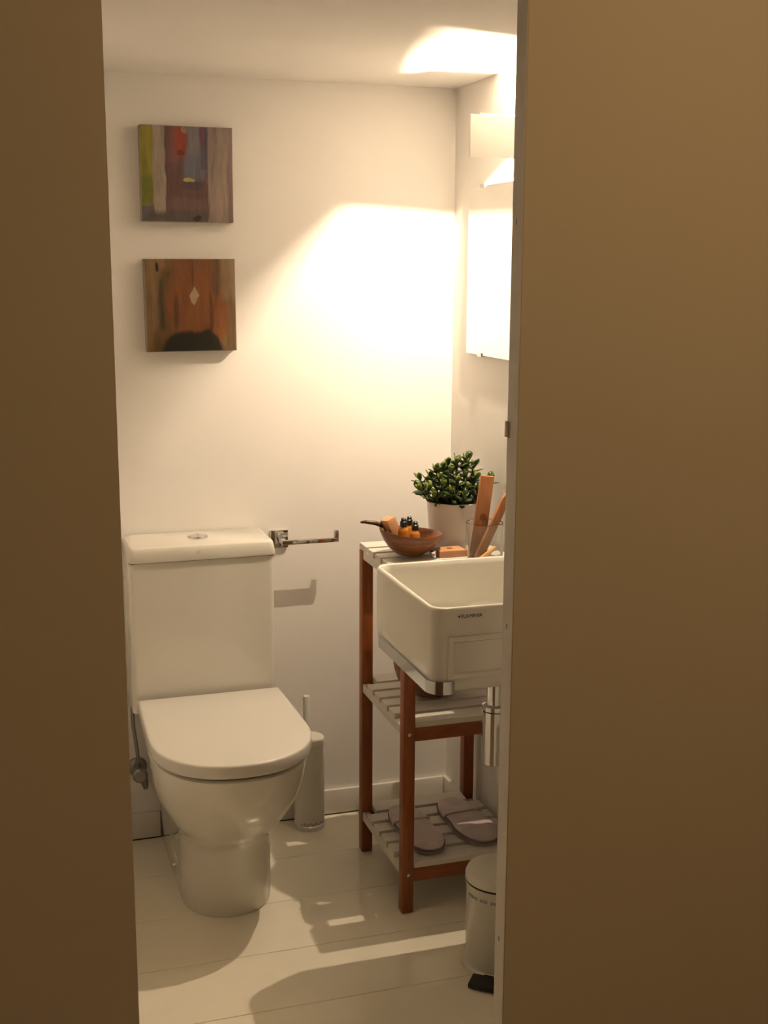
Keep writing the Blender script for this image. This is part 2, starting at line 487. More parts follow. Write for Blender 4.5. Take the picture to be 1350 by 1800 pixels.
# cistern
tank_l = [rrect(.305, .668, 3.002, 3.165, .014, z) for z in (0.4128, 0.60, 0.797)]
loft('tank', tank_l, 'ceramic', toilet, ang=30)
tl = []
for z, ins in ((0.7985, 0.003), (0.800, 0.0008), (0.802, 0.0), (0.824, 0.0035), (0.832, 0.0055), (0.8350, 0.0080), (0.836, 0.012)):
    tl.append(rrect(.303 + ins, .673 - ins, 2.996 + ins, 3.168, .017, z))
tlid = loft('tank_lid', tl, 'ceramic', toilet, ang=60)
box('lid_gap_shade', .310, .666, 3.003, 3.164, 0.797, 0.7986, 'gap_shade', toilet)  # added near-black sheet painting the shade under the tank lid
for sx in (-1, 1):                      # two-part push button
    bm = bmesh.new()
    vs = []
    for zz in (0.836, 0.8405):
        lp = []
        for k in range(17):
            a = PI * k / 16
            lp.append(bm.verts.new((0.490 + sx * (0.0006 + 0.0215 * math.sin(a)), 3.092 + 0.0215 * math.cos(a), zz)))
        vs.append(lp)
    for k in range(17):
        bm.faces.new((vs[0][k], vs[0][(k + 1) % 17], vs[1][(k + 1) % 17], vs[1][k]))
    bm.faces.new(vs[1]); bm.faces.new(list(reversed(vs[0])))
    link('flush_button', from_bm(bm, 'flush_button'), 'chrome', tlid)
lathe('button_ring', [(0.0225, 0), (0.0265, 0), (0.0265, 0.003), (0.0245, 0.0045), (0.0225, 0.003)], (0.490, 3.092, 0.836), 'chrome', tlid, seg=32, cap=False)
rot_y = Matrix.Rotation(PI / 2, 3, 'X')
lathe('emblem', [(0.0075, 0), (0.0075, 0.0012), (0.0055, 0.0016)], (0.478, 2.9995, 0.818), 'seat_plastic', tlid, seg=20, tilt=rot_y)
# floor fixing covers low on the pedestal side
for yy in (2.93,):
    lathe('fixing_cap', [(0.007, 0), (0.006, 0.003), (0.001, 0.004)], (TX - 0.109, yy, 0.03), 'chrome_satin', toilet, seg=14, tilt=Matrix.Rotation(-PI / 2, 3, 'Y'))

# angle valve and hose by the wall, left of the toilet
vx, vz = 0.326, 0.205
valve = thing('angle_valve', 'dull metal water valve on the back wall left of the toilet', 'valve', (vx, YB, vz))
back = Matrix.Rotation(PI / 2, 3, 'X')
lathe('wall_rosette', [(0.026, 0), (0.025, 0.004), (0.012, 0.010)], (vx, YB, vz), 'valve_metal', valve, seg=24, tilt=back)
lathe('valve_body', [(0.010, 0.008), (0.010, 0.030), (0.013, 0.032), (0.013, 0.048), (0.008, 0.050)], (vx, YB, vz), 'valve_metal', valve, seg=20, tilt=back)
lathe('valve_handle', [(0.017, 0.050), (0.020, 0.053), (0.020, 0.066), (0.015, 0.070)], (vx, YB, vz), 'valve_metal', valve, seg=12, tilt=back)
tube('lower_outlet', [(vx + .010, YB - .040, vz - .005), (vx + .014, YB - .040, vz - .030), (vx + .016, YB - .040, vz - .048)], [0.009, 0.010, 0.006], 'valve_metal', valve)
tube('hose', [(vx, YB - .040, vz + .008), (vx - .003, YB - .042, vz + .06), (vx - .011, YB - .046, vz + .13), (vx - .0125, YB - .050, vz + .207)], 0.005, 'valve_metal', valve)

# ------------------------------------------------------------------ toilet brush
bx, by = 0.781, 3.110
brush = thing('toilet_brush', 'white metal toilet brush in tall round holder beside the toilet', 'brush', (bx, by, 0))
lathe('holder', [(0.040, 0.014), (0.0415, 0.016), (0.0415, 0.236), (0.0405, 0.240)], (bx, by, 0), 'white_metal', brush)
lathe('base_ring', [(0.040, 0.0), (0.0425, 0.002), (0.0425, 0.013), (0.040, 0.015)], (bx, by, 0), 'chrome_satin', brush)
lathe('holder_lid', [(0.0405, 0.2405), (0.0435, 0.242), (0.0435, 0.254), (0.041, 0.259), (0.0, 0.261)], (bx, by, 0), 'white_metal', brush)
lathe('handle', [(0.0095, 0.256), (0.0095, 0.374), (0.0082, 0.377)], (bx - 0.006, by, 0), 'white_metal', brush, seg=20)
for k in range(9):                     # print round the foot of the holder
    a = -PI / 2 - 0.75 + k * 0.19
    c = Vector((bx + 0.0416 * math.cos(a), by + 0.0416 * math.sin(a), 0.020 + (0.003 if k % 2 else 0)))
    t = Vector((-math.sin(a), math.cos(a), 0)); n = Vector((math.cos(a), math.sin(a), 0))
    slab('printed_mark', c - t * 0.0022 - n * .0004, c + t * 0.0022 - n * .0004, (0, 0, 1), 0.006 if k % 3 else .004, 0.0016, 'ink_grey', brush)

# ------------------------------------------------------------------ paper holder
ph = thing('paper_holder', 'square chrome toilet paper holder without a roll on the back wall', 'paper holder', (0.718, YB, 0.80))
box('wall_plate', 0.694, 0.742, YB - 0.010, YB, 0.778, 0.826, 'chrome', ph, bevel=0.0015)
box('bracket', 0.7115, 0.7245, YB - 0.060, YB - 0.010, 0.7985, 0.8105, 'chrome', ph, bevel=0.001)
arm = box('arm', 0.7115, 0.8645, YB - 0.072, YB - 0.060, 0.7985, 0.8105, 'chrome', ph, bevel=0.001)
box('arm_tip', 0.8525, 0.8645, YB - 0.072, YB - 0.060, 0.8107, 0.830, 'chrome', ph, bevel=0.001)

# ------------------------------------------------------------------ two canvases
def canvas(label, cx, cz, w, h, paint, roll):
    bm = bmesh.new()
    bm_box(bm, -w / 2, w / 2, -0.015, 0.015, -h / 2, h / 2)
    bmesh.ops.bevel(bm, geom=bm.edges[:], offset=0.0012, segments=1, affect='EDGES')
    me = from_bm(bm, 'canvas_painting')
    me.materials.append(MATS['canvas_edge']); me.materials.append(MATS[paint])
    for p in me.polygons:
        if p.normal.y < -0.8: p.material_index = 1
    o = bpy.data.objects.new('canvas_painting', me); COL.objects.link(o)
    o.location = (cx, YB - 0.0152, cz)
    o.rotation_euler = (0, roll, 0)
    tag(o, label, 'painting', 'square canvases on the back wall')
canvas('upper square canvas painting with a lime green stripe at its left edge', 0.494, 1.732, 0.2255, 0.2265, 'painting_stripes', 0.003)
canvas('lower square canvas painting in browns with a small pale diamond', 0.4955, 1.4165, 0.2255, 0.2275, 'painting_brown', -0.006)

# ------------------------------------------------------------------ mirror and wall lamp on the right wall
mir = thing('wall_mirror', 'frameless rectangular mirror held by small clips on the right wall', 'mirror', (XR, 2.84, 1.295))
MY0, MY1, MZ0, MZ1 = 2.62, 3.045, 1.295, 1.711
box('mirror_pane', XR - 0.010, XR - 0.004, MY0, MY1, MZ0, MZ1, 'mirror_glass', mir)
box('mirror_backing', XR - 0.004, XR, MY0 + .004, MY1 - .004, MZ0 + .004, MZ1 - .004, 'mirror_edge', mir)
for yy in (2.95, 2.72):
    for zz, s in ((MZ1, 1), (MZ0, -1)):
        box('clip', XR - 0.0125, XR, yy - 0.013, yy + 0.013, zz - (0.005 if s > 0 else 0.004), zz + (0.004 if s > 0 else 0.005), 'chrome_satin', mir)

LZ0, LZ1 = 1.749, 1.840
lamp = thing('wall_lamp', 'white up-and-down wall lamp glowing above the mirror', 'lamp', (XR, 2.735, LZ0))
def shade_strip(name, bot, top=None, th=0.004, dip=0.0, rise=1.0):
    """thin plate between a bottom and a top plan polyline; rims rise away from the door"""
    top = top or bot
    def outline(pts, zf):
        n_ = len(pts)
        pts = [Vector((p[0], p[1], 0)) for p in pts]
        L_, R_ = [], []
        for i, p in enumerate(pts):
            d = (pts[min(i + 1, n_ - 1)] - pts[max(i - 1, 0)]).normalized()
            n = Vector((-d.y, d.x, 0)) * th / 2
            zz = zf(p.y, i / (n_ - 1))
            L_.append((p.x + n.x, p.y + n.y, zz)); R_.append((p.x - n.x, p.y - n.y, zz))
        return L_ + R_[::-1]
    lo = outline(bot, lambda y_, t_: LZ0 + 0.277 * max(0.0, y_ - 2.624) * rise)
    hi = outline(top, lambda y_, t_: LZ1 + 0.13 * max(0.0, y_ - 2.624) * rise - dip)
    bm = bmesh.new()
    n = len(bot)
    A = [bm.verts.new(p) for p in lo]; B = [bm.verts.new(p) for p in hi]
    m_ = len(A)
    for i in range(m_):
        bm.faces.new((A[i], A[(i + 1) % m_], B[(i + 1) % m_], B[i]))
    for G in (A, B):
        for i in range(n - 1):
            bm.faces.new((G[i], G[i + 1], G[m_ - 2 - i], G[m_ - 1 - i]))
    o = link(name, from_bm(bm, name), 'lamp_white', lamp)
    smooth_by_angle(o, 30)
    return o
NT = (1.029, 2.624)                              # outer tip of the side plate that faces the door
shade_strip('side_shade', [(XR, 2.676), (1.112, 2.650), NT], rise=0.3)
shade_strip('front_shade', [(1.112, 2.653), (1.111, 2.69), (1.112, 2.73), (1.115, 2.773)], dip=0.0145)
shade_strip('side_shade', [(1.113, 2.775), (1.16, 2.769), (XR, 2.763)])
box('wall_base', XR - 0.008, XR, 2.688, 2.748, 1.765, 1.825, 'lamp_white', lamp, bevel=0.002)
LBX, LBY, LBZ = 1.150, 2.713, 1.810
box('socket', 1.1575, XR - 0.008, LBY - 0.011, LBY + 0.011, LBZ - 0.011, LBZ + 0.011, 'lamp_white', lamp, bevel=0.002)
lathe('light_bulb', [(0.001, -0.005), (0.0026, -0.004), (0.0032, 0.0), (0.0032, 0.003), (0.002, 0.006), (0.0005, 0.007)], (LBX, LBY, LBZ), 'bulb', lamp, seg=14,
      tilt=Matrix.Rotation(-PI / 2, 3, 'Y'))

# ------------------------------------------------------------------ slatted shelf unit
SX0, SX1, SY0, SY1 = 0.874, 1.186, 2.582, 2.945
shelf = thing('shelf_unit', 'low reddish wooden shelf unit with three white slatted shelves behind the basin', 'shelf', (1.03, 2.763, 0))
LW, LD = 0.029, 0.029
for lx in (SX0, SX1 - LW):
    for ly in (SY0, SY1 - LD):
        box('leg', lx, lx + LW, ly, ly + LD, 0, 0.8145, 'red_wood', shelf, bevel=0.0025)
GAPS = [2.6475 + 0.058 * k for k in range(5)]
def shelf_level(zt, top=False):
    zr = zt - 0.014                         # top of the rails
    x0, x1 = (SX0 + LW, SX1 - LW)
    if top: zr = zt - 0.0155
    box('rail', x0 + .0005, x1 - .0005, SY0 + 0.004, SY0 + 0.022, zr - 0.034, zr, 'red_wood_x', shelf, bevel=0.0015)
    box('rail', x0 + .0005, x1 - .0005, SY1 - 0.022, SY1 - 0.004, zr - 0.034, zr, 'red_wood_x', shelf, bevel=0.0015)
    for sx in (0, 1):
        xa = SX0 + 0.002 if sx == 0 else SX1 - 0.020
        box('side_rail', xa, xa + 0.018, SY0 + LD + .0005, SY1 - LD - .0005, zr - 0.022, zr, 'white_wood', shelf, bevel=0.001)
    ed = [SY0 + (0.0 if top else 0.003)] + GAPS + [SY1 - (0.0 if top else 0.003)]
    n = len(ed) - 1
    for k in range(n):
        a = ed[k] + (0.0075 if k else 0)
        b = ed[k + 1] - (0.0075 if k < n - 1 else 0)
        inner = (k == 0 or k == n - 1) and not top
        xa, xb = (x0 + .0005, x1 - .0005) if inner else (SX0 + .001, SX1 - .001)
        # slats between the legs are trimmed where a leg stands
        if not top and (a < SY0 + LD or b > SY1 - LD): xa, xb = x0 + .0005, x1 - .0005
        box('slat', xa, xb, a, b, zr, zt, 'white_wood', shelf, bevel=0.0012, seg=1)
shelf_level(0.830, True)
shelf_level(0.478)
shelf_level(0.126)
for zz in (0.450, 0.098):
    o = lathe('screw', [(0.0042, 0), (0.0042, 0.0012), (0.003, 0.002)], (SX0 + LW * .5, SY0, zz), 'chrome_satin', shelf, seg=14, tilt=rot_y)

# ------------------------------------------------------------------ wash basin
BX0, BX1, BY0, BY1, BZ = 0.785, XR, 2.152, 2.537, 0.875
basin = thing('wash_basin', 'white square ceramic wash basin hung on the right wall', 'basin', (0.99, 2.36, 0.70))
L = []
RO = 0.032
for z, ins in ((0.700, 0.060), (0.7005, 0.022), (0.704, 0.010), (0.712, 0.004), (0.726, 0.0015), (0.76, 0.0), (0.867, 0.0), (0.872, 0.0012), (0.8743, 0.0035), (0.875, 0.0065), (0.8743, 0.0095), (0.872, 0.012)):
    L.append(rrect(BX0 + ins, BX1 - min(ins, .003), BY0 + ins, BY1 - ins, max(RO - ins * .6, .012), z))
for z, ins in ((0.860, 0.0135), (0.80, 0.018), (0.765, 0.024), (0.748, 0.036), (0.742, 0.055), (0.739, 0.10)):
    L.append(rrect(BX0 + ins, BX1 - ins - 0.05, BY0 + ins, BY1 - ins, max(0.030, .02 + ins * .3), z))
bas = loft('bowl', L, 'ceramic', basin, ang=50)
# raised frame round a shallow field on the side that faces the door
x0, x1, z0, z1 = 0.817, 1.15, 0.7325, 0.8185
def ring(ins, dy):
    return [(px, BY0 + dy, pz) for px, pz in ((x0 + ins, z0 + ins), (x1 - ins, z0 + ins), (x1 - ins, z1 - ins), (x0 + ins, z1 - ins))]
loft('side_frame', [ring(0.0, 0.002), ring(0.0, -0.0035), ring(0.0012, -0.0060), ring(0.0032, -0.0070), ring(0.0085, -0.0070), ring(0.0105, -0.0060), ring(0.0118, -0.0035), ring(0.0128, -0.0015)], 'ceramic', basin, ang=30)
# chrome towel strip along the front, bent round the corner
def strip(name, z0, z1, off, th, material, parent):
    path = []
    r = RO + off
    path.append((BX0 - off, 2.485))
    path.append((BX0 - off, BY0 + RO))
    for k in range(1, 9):
        a = PI + PI / 2 * k / 8
        path.append((BX0 + RO + r * math.cos(a), BY0 + RO + r * math.sin(a)))
    path.append((0.8305, BY0 - off))
    inner = []
    r2 = r - th
    inner.append((BX0 - off + th, 2.485)); inner.append((BX0 - off + th, BY0 + RO))
    for k in range(1, 9):
        a = PI + PI / 2 * k / 8
        inner.append((BX0 + RO + r2 * math.cos(a), BY0 + RO + r2 * math.sin(a)))
    inner.append((0.8305, BY0 - off + th))
    out = path + inner[::-1]
    return loft(name, [[(p[0], p[1], z) for p in out] for z in (z0, z1)], material, parent, ang=25)
strip('towel_strip', 0.7025, 0.7285, 0.0035, 0.003, 'chrome_dark', basin)
for (px, py, qx, qy) in ((BX0, 2.47, 1, 0), (BX0, 2.23, 1, 0)):
    box('strip_stud', BX0 - 0.001, BX0 + 0.012, py - 0.004, py + 0.004, 0.711, 0.719, 'chrome_satin', basin)
me = text_mesh('logo_text', 'FLAMINIA', 0.0105)
me.transform(Matrix.Scale(1.0, 4))
me.transform(Matrix.Rotation(PI / 2, 4, 'X'))
w = max(v.co.x for v in me.vertices)
me.transform(Matrix.Diagonal((0.0445 / w, 1, 1, 1)))
me.transform(Matrix.Translation((0.8425, BY0 - 0.0003, 0.8535)))
link('logo_text', me, 'ink_blue', basin)
bm = bmesh.new()
for a in range(4):
    c, s = math.cos(a * PI / 2), math.sin(a * PI / 2)
    q = [bm.verts.new((0.8387 + (c * px - s * pz), BY0 - 0.0007, 0.8572 + (s * px + c * pz))) for px, pz in ((0, 0), (0.0012, -0.0010), (0.0033, 0), (0.0012, 0.0010))]
    bm.faces.new(q)
link('logo_star', from_bm(bm, 'logo_star'), 'ink_blue', basin)

# bottle trap under the basin
tx, ty = 1.006, 2.36
trap = thing('drain_trap', 'chrome bottle trap hanging under the wash basin', 'drain trap', (tx, ty, 0.456))
lathe('drain_pipe', [(0.0185, 0.590), (0.0185, 0.6995)], (tx, ty, 0), 'chrome', trap, seg=28)
lathe('collar', [(0.026, 0.578), (0.0275, 0.580), (0.0275, 0.589), (0.021, 0.592)], (tx, ty, 0), 'chrome', trap, seg=28)
lathe('trap_bottle', [(0.022, 0.456), (0.0275, 0.459), (0.0275, 0.577)], (tx, ty, 0), 'chrome', trap, seg=28)
tube('waste_pipe', [(tx + 0.026, ty, 0.555), (XR, ty, 0.555)], 0.016, 'chrome', trap, seg=18)
lathe('wall_rosette', [(0.030, 0), (0.028, 0.004), (0.018, 0.007)], (XR, ty, 0.555), 'chrome', trap, seg=24, tilt=Matrix.Rotation(-PI / 2, 3, 'Y'))

# ------------------------------------------------------------------ things on the top shelf
ZT = 0.830
def wooden_bowl(name, label, group, center, prof, material, tilt, squash=(1, 1), wave=0.0):
    seg = 44
    loops = []
    n = len(prof)
    for i, (r, z) in enumerate(prof):
        lp = []
        for k in range(seg):
            a = 2 * PI * k / seg
            up = max(0.0, z / max(p[1] for p in prof))
            lp.append(Vector((r * math.cos(a) * squash[0], r * math.sin(a) * squash[1], z + wave * up * math.cos(2 * a + 0.5))))
        loops.append([tilt @ p for p in lp])
    bm = loft_bm(loops)
    o = link(name, from_bm(bm, name), material)
    zmin = min(v.co.z for v in o.data.vertices)
    o.data.transform(Matrix.Translation((0, 0, -zmin)))
    o.location = center
    smooth_by_angle(o, 60)
    return tag(o, label, 'bowl', group)
prof = [(0.026, 0.0), (0.033, 0.002), (0.050, 0.014), (0.064, 0.030), (0.0735, 0.046), (0.0775, 0.056), (0.0765, 0.0575), (0.074, 0.056), (0.069, 0.045), (0.059, 0.030), (0.045, 0.017), (0.028, 0.009), (0.010, 0.007)]
tb = Matrix.Rotation(0.10, 3, 'Y')
CB = (0.947, 2.772)
wooden_bowl('wooden_bowl', 'brown wooden bowl holding small bottles on the top shelf', 'wooden bowls on the shelf unit', (CB[0], CB[1], ZT + 0.0003), prof, 'bowl_wood', tb, (1.0, 0.95), 0.002)
# amber bottles with black caps
def bottle(x, yv, z, label, h=0.040, r=0.013, lean=(0, 0)):
    t = thing('amber_bottle', label, 'bottle', (x, yv, z), 'amber bottles in the bowl')
    rot = Euler((lean[0], lean[1], 0)).to_matrix()
    lathe('glass_body', [(r * .85, 0), (r, 0.002), (r, h - 0.009), (r * .85, h - 0.004), (r * .5, h), (r * .5, h + 0.004)], (x, yv, z), 'amber_glass', t, seg=24, tilt=rot)
    lathe('cap', [(r * .56, h + 0.001), (r * .62, h + 0.002), (r * .62, h + 0.013), (r * .46, h + 0.015), (r * .44, h + 0.020), (r * .25, h + 0.022)], (x, yv, z), 'black_cap', t, seg=18, tilt=rot)
    return t
bottle(0.9265, 2.748, ZT + 0.0275, 'amber glass bottle with black cap nearest the wooden block', 0.050, 0.0135, lean=(0.05, -0.03))
bottle(0.9525, 2.750, ZT + 0.0225, 'amber glass bottle with black cap at the right in the bowl', 0.044, 0.0135, lean=(0.02, 0.05))
bottle(0.9510, 2.780, ZT + 0.0190, 'amber glass bottle with black cap behind the other two', 0.054, 0.0130)
# peach wooden block leaning in the bowl
def wedge(name, pts2, y0, y1, material, parent=None, bevel=0.001):
    loops = [[(px, yy, pz) for px, pz in pts2] for yy in (y0, y1)]
    bm = loft_bm(loops)
    bmesh.ops.bevel(bm, geom=bm.edges[:], offset=bevel, segments=1, affect='EDGES')
    return link(name, from_bm(bm, name), material, parent)
o = slab('wooden_block', (0.921, 2.780, ZT + 0.034), (0.897, 2.784, ZT + 0.092), (1, 0.2, 0), 0.025, 0.036, 'soap', bevel=0.0015)
rebase(o, (0.921, 2.780, ZT + 0.034)); tag(o, 'peach coloured wooden block leaning in the wooden bowl', 'block')
# dark spoon whose handle reaches over the left rim
sp = thing('wooden_spoon', 'dark wooden spoon with its handle over the left bowl rim', 'spoon', (0.91, 2.78, ZT + 0.05))
pts = [(0.834, 2.800, ZT + 0.083), (0.846, 2.798, ZT + 0.084), (0.870, 2.794, ZT + 0.080), (0.892, 2.800, ZT + 0.0715)]
tube('handle', pts + [(0.915, 2.807, ZT + 0.058)], [0.0022, 0.0045, 0.0055, 0.0062, 0.006], 'dark_wood', sp)
loops = []
for k in range(9):
    t = k / 8
    c = Vector((0.910 + 0.045 * t, 2.806 + 0.004 * t, ZT + 0.060 - 0.024 * t))
    wv = 0.005 + 0.013 * math.sin(PI * min(1, t * 1.02)) ** 0.7
    loops.append([c + Vector((0, wv * math.cos(a), 0.004 * math.sin(a))) for a in [2 * PI * i / 14 for i in range(14)]])
loft('spoon_bowl', loops, 'dark_wood', sp)
# dark comb lying at the front of the bowl
cm = thing('dark_comb', 'dark comb lying along the front inside of the wooden bowl', 'comb', (0.90, 2.74, ZT + 0.04))
slab('comb_back', (0.884, 2.752, ZT + 0.061), (0.928, 2.722, ZT + 0.042), (0.2, 0.6, 0.8), 0.007, 0.004, 'dark_wood', cm, bevel=0.001)
p0, p1 = Vector((0.884, 2.752, ZT + 0.061)), Vector((0.928, 2.722, ZT + 0.042))
for k in range(12):
    c = p0.lerp(p1, (k + 0.5) / 12)
    d = Vector((0.15, 0.6, 0.25)).normalized()
    slab('tooth', c + d * 0.003, c + d * 0.013, (1, -.7, -.4), 0.0018, 0.003, 'dark_wood', cm)

# soap block and small steel tin on the slats
o = box('wooden_block', 1.009, 1.078, 2.724, 2.772, ZT + 0.0002, ZT + 0.017, 'soap', bevel=0.003)
lo = (1.0435, 2.748, ZT + 0.0002); rebase(o, lo)
tag(o, 'flat peach wooden block with a dark stamp lying on the top shelf', 'block')
st = lathe('stamp', [(0.0075, 0.0), (0.0075, 0.0004)], (1.0435, 2.748, ZT + 0.0171), 'stamp_ink', o, seg=20)
o = lathe('metal_cap', [(0.008, 0), (0.0085, 0.001), (0.0085, 0.016), (0.0065, 0.018)], (0.996, 2.733, ZT + 0.0002), 'chrome', seg=22)
rebase(o, (0.996, 2.733, ZT + 0.0002)); tag(o, 'tiny round chrome cap between the bowl and the peach block', 'cap')

# glass tumbler with wooden sticks
gx, gy, gr = 1.100, 2.666, 0.044
g = lathe('glass_tumbler', [(0.0, 0.0), (gr - 0.003, 0.0), (gr, 0.003), (gr, 0.093), (gr - 0.0012, 0.0945), (gr - 0.0024, 0.093), (gr - 0.003, 0.008), (0.0, 0.007)], (gx, gy, ZT + 0.0002), 'glass', seg=48)
rebase(g, (gx, gy, ZT + 0.0002)); tag(g, 'clear glass tumbler holding wooden sticks on the top shelf', 'glass')
s1 = slab('wooden_stick', (1.082, 2.672, ZT + 0.0085), (1.108, 2.676, 1.033), (1, 0, 0), 0.034, 0.009, 'light_wood', bevel=0.0015)
rebase(s1, (1.082, 2.672, ZT + 0.0085)); tag(s1, 'broad upright wooden stick with round dark stamp in the tumbler', 'wooden stick')
d = (Vector((1.108, 2.676, 1.033)) - Vector((1.082, 2.672, ZT + 0.0085))).normalized()
c = Vector((1.082, 2.672, ZT + 0.0085)) + d * 0.098
lathe('stamp', [(0.0085, -0.0055), (0.0085, 0.0049)], c + Vector((0.002, 0, 0)), 'stamp_ink', None, seg=20, tilt=rot_y).name = 'stamp_tmp'
stt = bpy.data.objects['stamp_tmp']; stt.name = 'stamp'
stt.data.transform(Matrix.Translation(-s1.location)); stt.parent = s1
s2 = slab('wooden_stick', (1.080, 2.653, ZT + 0.012), (1.148, 2.656, 0.980), (0.85, 0.2, -0.4), 0.023, 0.008, 'light_wood', w1=0.021, bevel=0.0012)
rebase(s2, (1.080, 2.653, ZT + 0.012)); tag(s2, 'slanting wooden stick with pointed end leaning in the tumbler', 'wooden stick')
tipb = slab('pointed_tip', (1.1478, 2.656, 0.9795), (1.1555, 2.657, 0.9985), (0.85, 0.2, -0.4), 0.021, 0.008, 'light_wood', None, w1=0.003)
tipb.data.transform(Matrix.Translation(-s2.location)); tipb.parent = s2
s3 = slab('wooden_stick', (1.040, 2.598, ZT + 0.0055), (1.104, 2.606, ZT + 0.0475), (0, 0.3, 1), 0.013, 0.016, 'pale_wood', w1=0.006, bevel=0.001)
rebase(s3, (1.040, 2.598, ZT + 0.0055)); tag(s3, 'short pale wooden stick leaning against the front of the tumbler', 'wooden stick')

# succulent in a white pot
px, py = 1.094, 2.847
plant = thing('potted_succulent', 'bushy green succulent in a white round pot on the top shelf', 'plant', (px, py, ZT))
lathe('pot', [(0.0, 0.0002), (0.059, 0.0002), (0.062, 0.002), (0.0705, 0.110), (0.0715, 0.1145), (0.070, 0.116), (0.068, 0.1145), (0.0665, 0.100), (0.0, 0.098)], (px, py, ZT), 'pot_ceramic', plant, seg=56)
lathe('soil', [(0.0662, 0.0982), (0.0662, 0.101), (0.045, 0.104), (0.0, 0.106)], (px, py, ZT), 'soil', plant, seg=40)
def leaf_mesh(L_, W_, T_):
    bm = bmesh.new()
    rows = []
    for k in range(6):
        t = k / 5
        wv = W_ * (math.sin(PI * (0.12 + 0.80 * t)) ** 0.8) * (0.6 + 0.55 * t) * (1.0 if t < 1 else 0.55)
        th = T_ * (0.6 + 0.4 * math.sin(PI * t))
        z = 0.10 * L_ * t * t
        rows.append([bm.verts.new((L_ * t, wv * a, z + th * b)) for a, b in ((-1, 0.25), (0, -0.5), (1, 0.25), (0, 0.5))])
    for a, b in zip(rows, rows[1:]):
        for i in range(4):
            bm.faces.new((a[i], a[(i + 1) % 4], b[(i + 1) % 4], b[i]))
    bm.faces.new(rows[0]); bm.faces.new(rows[-1][::-1])
    me = from_bm(bm, 'leaf')
    me.polygons.foreach_set('use_smooth', [True] * len(me.polygons))
    return me
leaf_a = leaf_mesh(0.026, 0.0098, 0.0036); leaf_a.materials.append(MATS['leaf_green'])
leaf_b = leaf_mesh(0.022, 0.0088, 0.0034); leaf_b.materials.append(MATS['leaf_light'])
base = Vector((px, py, ZT + 0.104))
rng = random.Random(11)
targets = []
for k in range(37):
    # points spread over a lopsided dome: wide to the left, tallest right of the middle
    u = (k + 0.5) / 37
    a = k * 2.39996
    rr = math.sqrt(u)
    x = -0.006 + 0.083 * rr * math.cos(a)
    yv = 0.072 * rr * math.sin(a)
    top = 0.100 - 0.075 * rr ** 2.2 + 0.018 * math.exp(-((x - 0.03) ** 2 + yv ** 2) / 0.0012)
    targets.append(Vector((x, yv, max(0.030, top * rng.uniform(0.86, 1.05)))))
targets += [Vector((-0.098, -0.02, 0.045)), Vector((0.086, -0.02, 0.062)), Vector((-0.085, 0.02, 0.062)), Vector((0.028, -0.01, 0.112))]
for tgt in targets:
    tip = base + tgt
    if tip.x > 1.176: tip.x = 1.176
    root = base + Vector((tgt.x * 0.35, tgt.y * 0.35, -0.004))
    mid = root.lerp(tip, 0.5) + Vector((tgt.x * 0.12, tgt.y * 0.12, -0.004))
    stem = tube('stem', [root, mid, tip], [0.0032, 0.0026, 0.0018], 'stem_green', plant, seg=6)
    axis = (tip - mid).normalized()
    side = axis.cross(Vector((0.3, 0.5, 0.2))).normalized(); up2 = axis.cross(side)
    for j in range(7):
        ang = j * 2.4 + rng.uniform(-.3, .3)
        back_t = (0.0, 0.0, 0.001, 0.006, 0.009, 0.014, 0.019)[j]
        elev = (0.95, 0.85, 0.7, 0.45, 0.3, 0.15, 0.05)[j]
        out = side * math.cos(ang) + up2 * math.sin(ang)
        d = (out * (1 - elev * .6) + axis * elev).normalized()
        pos = tip - axis * back_t
        if pos.x + d.x * 0.024 > XR - 0.003: d.x = -abs(d.x) * .3; d.normalize()
        lf = bpy.data.objects.new('leaf', leaf_b if j < 3 and rng.random() < .75 else leaf_a)
        COL.objects.link(lf)
        lf.parent = stem
        n_ = axis - d * axis.dot(d); n_.normalize()
        s_ = n_.cross(d)
        M_ = Matrix((d, s_, n_)).transposed().to_4x4()
        sc = rng.uniform(0.8, 1.12)
        M_ = M_ @ Matrix.Diagonal((sc, sc, sc, 1))
        M_.translation = pos - Vector(plant.location)
        lf.matrix_local = M_

# ------------------------------------------------------------------ middle shelf: dark bowl
prof2 = [(0.030, 0.0), (0.040, 0.002), (0.062, 0.014), (0.080, 0.034), (0.091, 0.058), (0.094, 0.070), (0.0925, 0.0715), (0.090, 0.070), (0.086, 0.057), (0.075, 0.036), (0.057, 0.018), (0.034, 0.009), (0.012, 0.007)]
wooden_bowl('wooden_bowl', 'darker brown wooden bowl on the middle shelf under the basin', 'wooden bowls on the shelf unit', (0.995, 2.755, 0.4783), prof2, 'dark_bowl_wood', Matrix.Rotation(0.10, 3, 'Y'), (1, 0.9), 0.003)

